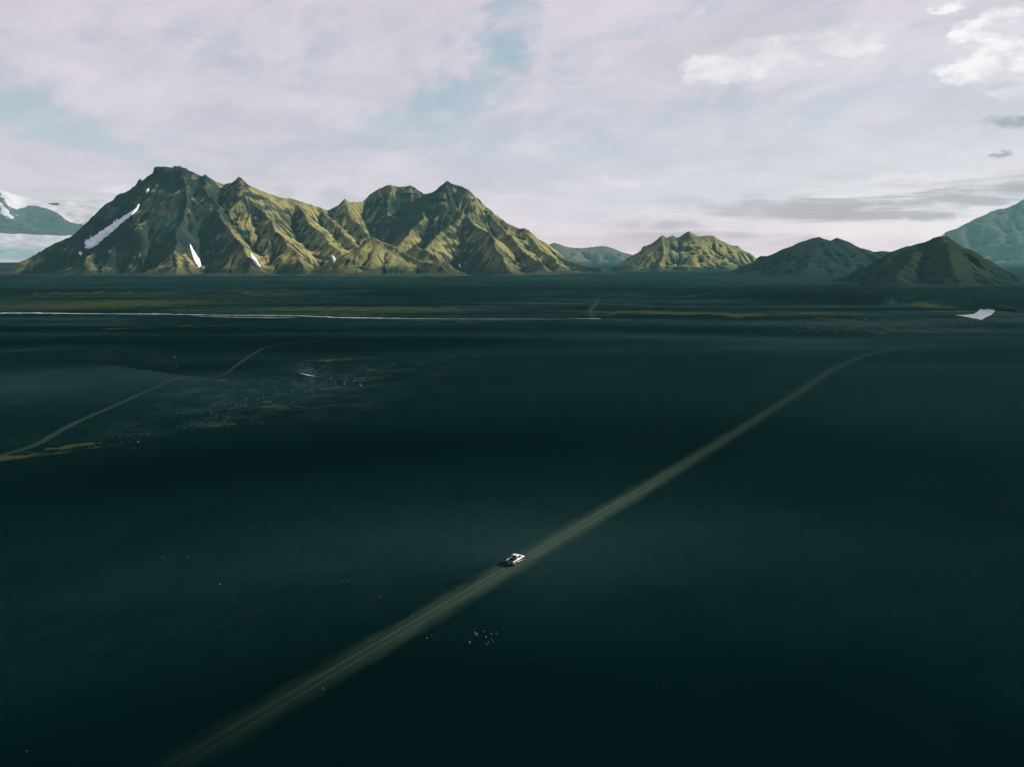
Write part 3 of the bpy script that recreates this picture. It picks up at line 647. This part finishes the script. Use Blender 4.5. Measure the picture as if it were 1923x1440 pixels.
# ------------------------------------------------------------------ ice cap far left
def build_glacier():
    K = 0.72; D0, D1, X0, X1, st = 9300.0 * K, 17500.0 * K, -12300.0 * K, -3800.0 * K, 28.0 * K
    gx = np.arange(X0, X1, st); gy = np.arange(D0, D1, st); X, Y = np.meshgrid(gx, gy); G = ground_z(X, Y)
    X0_, Y0_ = X, Y; X, Y = X / K, Y / K
    Rr = np.hypot(X, Y); az = np.arctan2(X, Y); pxx = CX + F * np.tan(az) / CP
    f = fbm(X / 900, Y / 900, 71, 5); f2 = fbm(X / 300, Y / 300, 73, 4)
    def zat(py, r): return CAMH + (HOR - py) * r / F
    # tongue, cliff belt, plateau: heights chosen so that their edges fall on the rows they have in the picture
    z = 0 * X
    prof_r = np.array([9500, 10500, 11500, 12300, 12900, 13300, 13700, 14200, 15200, 17500.0])
    prof_y = np.array([499, 496, 487, 471, 456, 447, 438, 415, 396, 394.0])
    zz = CAMH / K + (HOR - prof_y) * prof_r / F
    q = Rr + 160 * f + 60 * f2
    z = np.interp(q, prof_r, zz) + 14 * f2 * sstep(Rr, 12500, 13500)
    head = np.exp(-((pxx - 5) / 42.0) ** 2) * sstep(q, 13500, 14200)
    z = z + head * 150 + 0
    z = z - sstep(pxx, 190, 330) * 180 * sstep(q, 13200, 14200)
    qtop = np.interp(pxx, [-60, 0, 15, 25, 45, 66, 100, 130, 170, 215], [16500, 16000, 15000, 14150, 14250, 14750, 14550, 14050, 13750, 13560]) + 160 * f2
    cliff = sstep(q + 260 * f2 + 200 * f, 13150, 13300) * (1 - sstep(q, qtop - 60, qtop + 60))
    f3 = fbm(X / 110, Y / 110, 75, 3); snow = 1 - 0.74 * cliff + 0.25 * f3 * cliff - np.exp(-((pxx - 112) / 13.0) ** 2) * np.exp(-((q - 14950) / 130.0) ** 2) * 0.9
    snow = snow + 0.75 * sstep(f2, 0.12, 0.3) * head
    blue = np.exp(-((q + 260 * f2 - 11900) / 480.0) ** 2) * 1.0 + 0.35 * sstep(f2, 0.0, 0.4) + sstep(q, 13900, 13000) * 0.2
    me = grid_mesh('glacier', np.stack([X0_, Y0_, z * K], -1), len(gx), len(gy), {'snow': snow, 'blue': blue})
    link('glacier', me, M_ICE, kind='structure', label='white ice cap and glacier tongue with dark cliffs at far left')
build_glacier()

# ------------------------------------------------------------------ snow patches lying in the gullies of the main mountain
def snow_patch(spine, name='snow_patch', n=40, m=9, seed=0, y_from=2580, rag=0.4):
    sp = np.array(spine, float); S = np.concatenate([[0], np.cumsum(np.hypot(*(sp[1:, :2] - sp[:-1, :2]).T))])
    t = np.linspace(0, S[-1], n); px, py, w = (np.interp(t, S, sp[:, i]) for i in range(3))
    tx, ty = np.gradient(px), np.gradient(py); L = np.hypot(tx, ty) + 1e-9
    w = w * (1 + rag * fbm(t / 3.0, t * 0 + seed, 80 + seed, 4)); sh = rag * 0.5 * w * fbm(t / 5.0, t * 0 + seed + 3, 90 + seed, 3)
    V = np.zeros((n, m, 3)); ok = True
    for i in range(n):
        for j in range(m):
            a = -1 + 2 * j / (m - 1); off = a * w[i] / 2 + sh[i]
            p = cast(HF, px[i] - ty[i] / L[i] * off, py[i] + tx[i] / L[i] * off, y_from)
            if p is None: p = V[i, j - 1] if j else V[i - 1, j]
            edge = min(1 - abs(a), min(i, n - 1 - i) / (n * 0.06) if n else 1)
            p = p + np.array((0, -0.6, -1.2 + 3.6 * min(1.0, max(0.0, edge) * 3.0))); V[i, j] = p
    me = grid_mesh(name, V, m, n)
    o = link(name, me, M_SNOW, parent=main)
    return o
snow_patch([(262, 384, 1.5), (256, 394, 5), (244, 404, 7), (232, 412, 8), (216, 424, 11), (200, 437, 14), (182, 450, 17), (166, 460, 18), (162, 463, 14)], n=70, seed=1)
snow_patch([(357, 461, 1.5), (361, 471, 5), (366, 482, 8), (371, 492, 10), (374, 499, 8), (374, 503, 3)], seed=2)
snow_patch([(471, 478, 2), (475, 484, 5), (479, 490, 7), (484, 498, 6), (489, 502, 2)], seed=3)
snow_patch([(623, 481, 2), (626, 486, 6), (628, 491, 6), (626, 493, 2)], n=16, seed=4)
snow_patch([(279, 355, 2), (277, 359, 6), (274, 362, 3)], n=14, seed=5)
snow_patch([(166, 463, 6), (160, 467, 5)], n=10, seed=6)
snow_patch([(148, 476, 5), (154, 478, 6)], n=10, seed=7)
snow_patch([(862, 497, 2), (865, 504, 3)], n=10, seed=8)

# ------------------------------------------------------------------ stones
def stone_mesh(name, seed, mat):
    r = random.Random(seed); bm = bmesh.new(); bmesh.ops.create_icosphere(bm, subdivisions=1, radius=0.5)
    for v in bm.verts:
        v.co *= r.uniform(0.72, 1.15); v.co.z *= 0.7
    me = bpy.data.meshes.new(name); bm.to_mesh(me); bm.free(); me.materials.append(mat); return me
M_STONE = simple('pale_stone', (0.030, 0.046, 0.046), 0.95, spec=0.0, vary=0.35)
M_DARKSTONE = simple('dark_stone', (0.020, 0.028, 0.028), 0.95, spec=0.0, vary=0.4)
STONES = [stone_mesh('stone', 100 + i, M_STONE) for i in range(6)]
spots = [(412, 1098, 0.9), (304, 1047, .5), (309, 1050, .5), (353, 1046, .6), (586, 996, .6), (787, 1010, .5), (714, 1121, .6), (772, 1155, .5), (648, 1087, .5), (641, 1092, .5), (654, 1091, .6), (639, 1113, .4),
         (881, 1207, .75), (892, 1189, .7), (894, 1193, .8), (908, 1186, .6), (912, 1196, .6), (922, 1191, .8), (923, 1199, .5), (926, 1204, .4), (917, 1206, .4), (932, 1189, .5), (914, 1210, .4), (810, 1193, .5), (802, 1198, .5),
         (1004, 1020, .8), (1118, 997, .5), (1452, 987, .7), (1363, 1024, .6), (1260, 1060, .8), (1417, 1014, .4), (1556, 963, .5), (1880, 943, .8), (1720, 1065, .5), (1524, 1170, .5), (1508, 1240, .4), (1546, 1265, .4), (1578, 1274, .45), (1712, 1220, .4), (1003, 1237, .45), (606, 1294, .8), (50, 1411, .5), (145, 1394, .4), (175, 1389, .4), (212, 1407, .4), (1204, 1384, .4), (1349, 1394, .45), (1488, 1350, .35), (1757, 1345, .35), (1776, 1395, .35), (1841, 1420, .35),
         (1097, 698, 1.4), (332, 690, 1.6), (328, 673, 2.2), (228, 697, 1.5), (275, 702, 1.2), (396, 772, 1.5), (462, 748, 1.3), (484, 748, 1.2), (258, 826, 1.3), (188, 824, 1.0), (646, 714, 1.8), (676, 720, 2.4), (664, 711, 1.6), (672, 677, 1.6), (740, 682, 1.3), (610, 711, 1.6), (620, 708, 1.8)]
SINGLE = {(1004, 1020): 'pale stone at the upper road edge just ahead of the pickup truck', (412, 1098): 'brightest lone stone on the sand far left of the pickup truck', (606, 1294): 'flat pale stone close below the dirt road near its lower end',
          (1880, 943): 'lone stone at the right edge of the sand plain, level with the truck road bend', (1097, 698): 'single pale stone on the dark sand between stream bed and far road', (328, 673): 'largest pale boulder behind the low rise on the left', (332, 690): 'pale boulder just in front of the largest one behind the left rise',
          (881, 1207): 'brightest stone at the left of the loose cluster below the truck', (586, 996): 'small stone alone on the sand upper left of the truck', (714, 1121): 'small stone on the sand above the road, left of the truck', (772, 1155): 'small stone touching the upper road edge below the truck',
          (676, 720): 'big pale boulder at the right end of the stream bed', (50, 1411): 'small stone in the bottom left corner of the sand'}
def stone_words(px, py):
    if (px, py) in SINGLE: return 'single stones on the black sand', SINGLE[(px, py)]
    if 795 < px < 940 and 1180 < py < 1215: return 'stone cluster below the truck', 'small pale stone in the loose cluster below the truck right of the road'
    if 630 < px < 660 and 1080 < py < 1120: return 'stones left of the truck', 'tiny stone in the little group on the sand left of the truck'
    if py < 840 and px < 760: return 'boulders of the stream bed', 'pale boulder among the stones of the stream bed on the left'
    if px < 400 and py > 1380: return 'stones in the bottom left', 'tiny stone in the sparse row near the bottom left corner'
    if px < 800: return 'stones on the left sand', 'tiny pale stone on the open sand left of the truck'
    if py < 1075: return 'stones right of the truck', 'tiny pale stone on the open sand right of the truck and road'
    return 'stones in the lower right', 'tiny pale stone on the dark sand at lower right'
for i, (px, py, sz) in enumerate(spots):
    x, y = px_ground(px, py); s = sz * random.uniform(0.65, 1.05) * (0.7 if py > 1225 else 1.0)
    o = bpy.data.objects.new('stone', STONES[i % 6]); COL.objects.link(o)
    o.location = (x, y, float(ground_z(x, y)) + s * 0.24); o.scale = (s, s * random.uniform(0.8, 1.2), s); o.rotation_euler = (0, 0, random.uniform(0, 6.28))
    o['category'] = 'stone'; o['group'], o['label'] = stone_words(px, py)

def gravel(name, areas, label, mat, seed):
    r = np.random.default_rng(seed); base = np.array([(1, 0, 0), (0, 1, 0), (-1, 0, 0), (0, -1, 0), (0, 0, 0.8)], float); tri = [(0, 1, 4), (1, 2, 4), (2, 3, 4), (3, 0, 4)]
    V = []; Fc = []
    for px, py, rx, ry, n, s0, s1, rot in areas:
        for _ in range(n):
            a, b = r.normal(0, 0.5, 2); qx = px + a * rx; qy = py + b * ry - rot * a * rx
            if qy < 530: continue
            x, y = px_ground(qx, qy); s = s0 + (s1 - s0) * r.random() ** 3; an = r.random() * 6.28; c, sn = math.cos(an), math.sin(an)
            z = float(ground_z(x, y)) - 0.1 * s; k = len(V)
            for bx, by, bz in base:
                j = r.uniform(0.7, 1.25); bx, by = bx * s * j * 0.6, by * s * j * 0.45; V.append((x + bx * c - by * sn, y + bx * sn + by * c, z + bz * s * j * 0.6))
            Fc += [tuple(k + i for i in t) for t in tri]
    me = bpy.data.meshes.new(name); me.from_pydata(V, [], Fc); me.update()
    link(name, me, mat, kind='stuff', label=label, category='gravel')
gravel('gravel', [(640, 708, 160, 14, 190, .3, 1.2, .22), (500, 742, 170, 18, 220, .25, 1.0, .3), (420, 778, 200, 16, 150, .25, .9, .25), (430, 720, 180, 5, 90, .3, 1.0, .05), (230, 812, 160, 14, 80, .2, .7, .2), (577, 694, 16, 10, 110, .4, 1.3, -.2), (300, 690, 220, 18, 60, .4, 1.2, 0)], 'scattered stones along the shallow stream bed on the left', M_STONE, 3)
gravel('gravel', [(1680, 616, 230, 12, 1500, .6, 3.0, -.01), (1400, 606, 300, 6, 500, .6, 2.2, 0), (1160, 602, 120, 4, 120, .6, 2.0, 0), (900, 606, 400, 5, 160, .5, 1.6, 0)], 'rough stony riverbed below the bluff on the right', M_DARKSTONE, 4)
gravel('gravel', [(900, 1050, 900, 220, 420, .08, .40, 0), (1400, 1150, 900, 300, 300, .08, .30, 0), (400, 1250, 900, 250, 260, .08, .25, 0), (1100, 960, 160, 40, 60, .1, .4, .5)], 'tiny loose pebbles spread thinly over the sand', M_STONE, 5)

# dark cut bank beside the bright pool
def build_bank():
    n, m = 60, 14
    crest = stroke([(1868, 584), (1880, 583), (1895, 588), (1923, 589), (1990, 592)]); S = np.linspace(0, 1, n)
    P = np.array([np.interp(S, np.linspace(0, 1, len(crest)), crest[:, i]) for i in range(2)]).T
    V = np.zeros((n, m, 3))
    for i in range(n):
        for j in range(m):
            a = -1 + 2 * j / (m - 1); x, y = P[i, 0], P[i, 1] + a * 34
            h = 6.5 * math.exp(-(abs(a) * 1.6) ** 3) * min(1, (i + 0.3) / 4) * (1 - 0.75 * i / n) * (1 + 0.35 * float(gnoise(i / 5.0, a * 2, 4)))
            V[i, j] = (x + 4 * float(gnoise(i / 4.0, a * 3, 8)), y, float(ground_z(x, y)) - 0.4 + h)
    me = grid_mesh('river_bank', V, m, n)
    if me.polygons[0].normal.z < 0: me.flip_normals()
    link('river_bank', me, M_DIM, kind='structure', label='dark cut bank standing behind the bright pool on the right')
build_bank()

# ------------------------------------------------------------------ pickup truck
def bm_obj(name, bm, mat, parent, smooth=False, bevel=0.0, **props):
    bmesh.ops.recalc_face_normals(bm, faces=bm.faces)
    if bevel: bmesh.ops.bevel(bm, geom=[e for e in bm.edges if e.calc_face_angle(0) > 0.5], offset=bevel, segments=2, affect='EDGES', profile=0.5)
    me = bpy.data.meshes.new(name); bm.to_mesh(me); bm.free()
    if smooth:
        for p in me.polygons: p.use_smooth = True
    return link(name, me, mat, parent=parent, **props)

def box(bm, c, s):
    r = bmesh.ops.create_cube(bm, size=1.0, matrix=Matrix.Translation(c) @ Matrix.Diagonal((*s, 1)))
    return r['verts']

def loft(bm, sections):
    """sections: equal length closed loops of points"""
    L = [[bm.verts.new(p) for p in s] for s in sections]; n = len(L[0])
    for a, b in zip(L[:-1], L[1:]):
        for i in range(n): bm.faces.new((a[i], a[(i + 1) % n], b[(i + 1) % n], b[i]))
    bm.faces.new(L[0][::-1]); bm.faces.new(L[-1])

def prism(bm, poly, thick):
    """poly: 3-D corners of a flat panel; thick: offset vector"""
    a = [bm.verts.new(p) for p in poly]; b = [bm.verts.new(Vector(p) + Vector(thick)) for p in poly]; n = len(a)
    bm.faces.new(a); bm.faces.new(b[::-1])
    for i in range(n): bm.faces.new((a[i], b[i], b[(i + 1) % n], a[(i + 1) % n]))

def build_truck(loc, heading):
    paint = simple('white_paint', (0.48, 0.48, 0.50), 0.38, 0.40, 0.5, 0.03); paint.node_tree.nodes['Principled BSDF'].inputs['Coat Weight'].default_value = 0.6
    nt = paint.node_tree; E.nt = nt; b = nt.nodes['Principled BSDF']; tc = nt.nodes.new('ShaderNodeTexCoord'); sp = nt.nodes.new('ShaderNodeSeparateXYZ'); nt.links.new(tc.outputs['Object'], sp.inputs[0])
    old = E(b.inputs['Base Color'].links[0].from_socket); n = noise(E(tc.outputs['Object']), 3.0, 4, 0.6)
    dirt = (E(sp.outputs[2]) + (n - 0.5) * 0.2).step(0.92, 0.74); nt.links.new(mix(dirt * 0.85, old, (0.035, 0.045, 0.036)).s, b.inputs['Base Color'])      # dirt is only a height mask: lower panels mixed towards a darker grey-green
    glass = simple('dark_glass', (0.010, 0.013, 0.015), 0.08, 0.0, 0.4, 0.1); black = simple('black_plastic', (0.012, 0.013, 0.014), 0.6, 0, 0.3)
    rubber = simple('tyre_rubber', (0.014, 0.014, 0.015), 0.85, 0, 0.2); alloy = simple('alloy', (0.55, 0.56, 0.57), 0.35, 0.9)
    red = simple('red_lens', (0.50, 0.10, 0.015), 0.25, 0, 0.5); chrome = simple('chrome', (0.6, 0.6, 0.62), 0.2, 1.0); plate = simple('plate_white', (0.55, 0.57, 0.58), 0.5)
    shaded_paint = simple('shaded_grey', (0.085, 0.095, 0.095), 0.6, 0.0, 0.3, 0.25)  # tailgate turned from the sun: its shade painted as a darker grey
    lens = simple('clear_lens', (0.5, 0.52, 0.55), 0.1)
    t = link('pickup_truck', None); t.location = loc; t.rotation_euler = (0, 0, heading); t.scale = (1.05, 1.0, 1.05)
    t['label'] = 'white double cab pickup truck driving away along the dirt road'; t['category'] = 'pickup truck'
    W = 0.92
    # lower body of cab and bonnet
    bm = bmesh.new(); secs = []
    for y, zt, w in ((-0.72, 1.10, W), (0.2, 1.10, W), (1.02, 1.10, W), (1.25, 1.09, W), (2.1, 1.04, W * 0.97), (2.45, 0.96, W * 0.92), (2.60, 0.80, W * 0.84)):
        zb = 0.42 if y < 2.3 else 0.48
        secs.append([(-w * 0.93, y, zb), (w * 0.93, y, zb), (w, y, zb + 0.22), (w, y, zt - 0.16), (w * 0.94, y, zt - 0.02), (w * 0.55, y, zt + 0.02), (-w * 0.55, y, zt + 0.02), (-w * 0.94, y, zt - 0.02), (-w, y, zt - 0.16), (-w, y, zb + 0.22)])
    loft(bm, secs); body = bm_obj('body', bm, paint, t, bevel=0.02)
    # cabin
    bm = bmesh.new(); secs = []
    for y0, y1, w, z in ((-0.74, 1.28, 0.84, 1.09), (-0.62, 0.88, 0.77, 1.50), (-0.52, 0.46, 0.69, 1.83), (-0.42, 0.34, 0.60, 1.88)):
        secs.append([(-w, y0, z), (w, y0, z), (w, y1, z), (-w, y1, z)])
    loft(bm, secs); cab = bm_obj('cab', bm, paint, t, bevel=0.04)
    def side(y, z, sgn):                                   # point on the cabin's sloping side
        w = np.interp(z, [1.09, 1.50, 1.83], [0.84, 0.77, 0.69]); return (sgn * (w + 0.006), y, z)
    for sgn in (-1, 1):
        for poly in ([(0.24, 1.14), (1.02, 1.14), (0.62, 1.72), (0.24, 1.75)], [(-0.52, 1.14), (0.18, 1.14), (0.18, 1.75), (-0.42, 1.70)]):
            bm = bmesh.new(); prism(bm, [side(y, z, sgn) for y, z in poly], (sgn * 0.012, 0, 0.002)); bm_obj('side_window', bm, glass, t)
        bm = bmesh.new(); box(bm, (sgn * 1.03, 0.98, 1.20), (0.20, 0.12, 0.18)); bm_obj('mirror', bm, black, t, bevel=0.03)
        bm = bmesh.new(); box(bm, (sgn * 0.97, 0.12, 0.40), (0.16, 1.75, 0.06)); bm_obj('running_board', bm, alloy, t, bevel=0.015)
        bm = bmesh.new(); box(bm, (sgn * 0.93, -1.68, 0.905), (0.04, 1.86, 0.41)); bm2 = box(bm, (sgn * 0.90, -1.68, 1.13), (0.12, 1.86, 0.05)); bm_obj('bed_side', bm, paint, t, bevel=0.012)
        for cc, ss in (((sgn * 0.90, -0.94, 0.60), (0.05, 0.36, 0.20)), ((sgn * 0.90, -2.42, 0.62), (0.05, 0.36, 0.18))):
            bm = bmesh.new(); box(bm, cc, ss); bm_obj('bed_skirt', bm, paint, t, bevel=0.01)
        bm = bmesh.new(); box(bm, (sgn * 0.865, -2.625, 0.94), (0.17, 0.07, 0.36)); bm_obj('tail_light', bm, red, t, bevel=0.015)
        bm = bmesh.new(); box(bm, (sgn * 0.68, 2.53, 0.80), (0.28, 0.10, 0.16)); bm_obj('headlight', bm, lens, t, bevel=0.02)
        for yy in (0.20, ):
            for hy in (0.30, -0.55):
                bm = bmesh.new(); box(bm, (sgn * 0.93, hy, 0.96), (0.03, 0.18, 0.035)); bm_obj('door_handle', bm, chrome, t)
        for wy in (1.62, -1.62):
            # wheel arch flare
            bm = bmesh.new(); pr = []
            for k in range(13):
                a = math.pi * k / 12
                pr.append([(sgn * 0.925, wy + math.cos(a) * 0.43, 0.40 + math.sin(a) * 0.43), (sgn * 0.965, wy + math.cos(a) * 0.43, 0.40 + math.sin(a) * 0.43), (sgn * 0.965, wy + math.cos(a) * 0.50, 0.40 + math.sin(a) * 0.50), (sgn * 0.925, wy + math.cos(a) * 0.50, 0.40 + math.sin(a) * 0.50)])
            loft(bm, pr); bm_obj('wheel_arch', bm, black, t)
            bm = bmesh.new(); bmesh.ops.create_cone(bm, cap_ends=True, segments=28, radius1=0.43, radius2=0.43, depth=0.02, matrix=Matrix.Translation((sgn * 0.928, wy, 0.44)) @ Matrix.Rotation(math.pi / 2, 4, 'Y')); bm_obj('wheel_well', bm, black, t)
            bm = bmesh.new(); prof = [(0.26, -0.13), (0.41, -0.135), (0.436, -0.11), (0.44, 0.0), (0.436, 0.11), (0.41, 0.135), (0.26, 0.13)]; secs = []
            N = 28; loops = [[bm.verts.new((sgn * 0.865 + q, wy + math.cos(2 * math.pi * k / N) * rr, 0.44 + math.sin(2 * math.pi * k / N) * rr)) for k in range(N)] for rr, q in prof]
            for a, b in zip(loops, loops[1:] + loops[:1]):
                for k in range(N): bm.faces.new((a[k], a[(k + 1) % N], b[(k + 1) % N], b[k]))
            tyre = bm_obj('wheel', bm, rubber, t, smooth=True)
            bm = bmesh.new(); xo = sgn * 0.975
            bmesh.ops.create_cone(bm, cap_ends=True, segments=28, radius1=0.25, radius2=0.25, depth=0.16, matrix=Matrix.Translation((sgn * 0.865, wy, 0.44)) @ Matrix.Rotation(math.pi / 2, 4, 'Y'))
            for k in range(6):
                vs = box(bm, (0, 0, 0), (0.03, 0.06, 0.22)); M = Matrix.Translation((xo - sgn * 0.02, wy, 0.44)) @ Matrix.Rotation(k * math.pi / 3, 4, 'X') @ Matrix.Translation((0, 0, 0.13))
                for v in vs: v.co = M @ v.co
            bm_obj('rim', bm, alloy, tyre)
    bm = bmesh.new(); prism(bm, [(-0.66, 1.235, 1.14), (0.66, 1.235, 1.14), (0.58, 0.50, 1.78), (-0.58, 0.50, 1.78)], (0, 0.012, 0.014)); bm_obj('windscreen', bm, glass, t)
    bm = bmesh.new(); prism(bm, [(-0.70, -0.728, 1.15), (0.70, -0.728, 1.15), (0.62, -0.545, 1.74), (-0.62, -0.545, 1.74)], (0, -0.014, 0.004)); bm_obj('rear_window', bm, glass, t)
    # load bed
    bm = bmesh.new(); box(bm, (0, -1.68, 0.72), (1.80, 1.84, 0.06)); bm_obj('bed_floor', bm, black, t)
    for sgn in (-1, 1):
        bm = bmesh.new(); box(bm, (sgn * 0.89, -1.68, 0.92), (0.03, 1.80, 0.36)); bm_obj('bed_liner', bm, black, t)
    bm = bmesh.new(); box(bm, (0, -0.78, 0.92), (1.78, 0.05, 0.36)); bm_obj('bed_front', bm, black, t)
    bm = bmesh.new(); box(bm, (0, -2.60, 0.92), (1.56, 0.06, 0.42)); tg = bm_obj('tailgate', bm, shaded_paint, t, bevel=0.015)
    bm = bmesh.new(); box(bm, (0, -2.642, 1.0), (0.24, 0.03, 0.06)); bm_obj('tailgate_handle', bm, black, tg)
    bm = bmesh.new(); box(bm, (0, -2.72, 0.56), (1.72, 0.20, 0.18)); bp = bm_obj('rear_bumper', bm, black, t, bevel=0.03)
    bm = bmesh.new(); box(bm, (0, -2.83, 0.58), (0.46, 0.012, 0.12)); bm_obj('number_plate', bm, plate, bp)
    bm = bmesh.new(); box(bm, (0, 2.60, 0.50), (1.66, 0.22, 0.22)); bm_obj('front_bumper', bm, paint, t, bevel=0.05)
    bm = bmesh.new(); box(bm, (0, 2.58, 0.78), (0.86, 0.06, 0.20)); bm_obj('grille', bm, black, t, bevel=0.02)
    bm = bmesh.new(); box(bm, (0, -0.05, 0.50), (1.30, 4.9, 0.16)); bm_obj('chassis', bm, black, t)
    for ch in t.children:
        if not ch.name.startswith('wheel.') and ch.name != 'wheel': ch.location.z = 0.10      # lifted suspension
    return t

cx_, cy_ = px_ground(968.5, 1056)
ra = np.array(px_ground(640, 1252)); rb = np.array(px_ground(1300, 862)); dv = rb - ra
build_truck((cx_, cy_, float(ground_z(cx_, cy_)) + 0.033), math.atan2(dv[1], dv[0]) - math.pi / 2)

# ------------------------------------------------------------------ air
def build_haze():
    bm = bmesh.new(); box(bm, (0, 0, 0), (1, 1, 1)); me = bpy.data.meshes.new('haze'); bm.to_mesh(me); bm.free()
    m = bpy.data.materials.new('haze_air'); m.use_nodes = True; nt = m.node_tree; nt.nodes.clear()
    out = nt.nodes.new('ShaderNodeOutputMaterial'); v = nt.nodes.new('ShaderNodeVolumePrincipled')
    v.inputs['Color'].default_value = (0.27, 0.67, 0.73, 1); v.inputs['Density'].default_value = 1.9e-5; v.inputs['Anisotropy'].default_value = 0.2
    nt.links.new(v.outputs[0], out.inputs['Volume'])
    o = link('haze', me, m, kind='stuff', label='thin blue air haze lying over the whole plain'); o.scale = (28000, 28000, 1130); o.location = (0, 0, 1130 / 2 - 12)
build_haze()
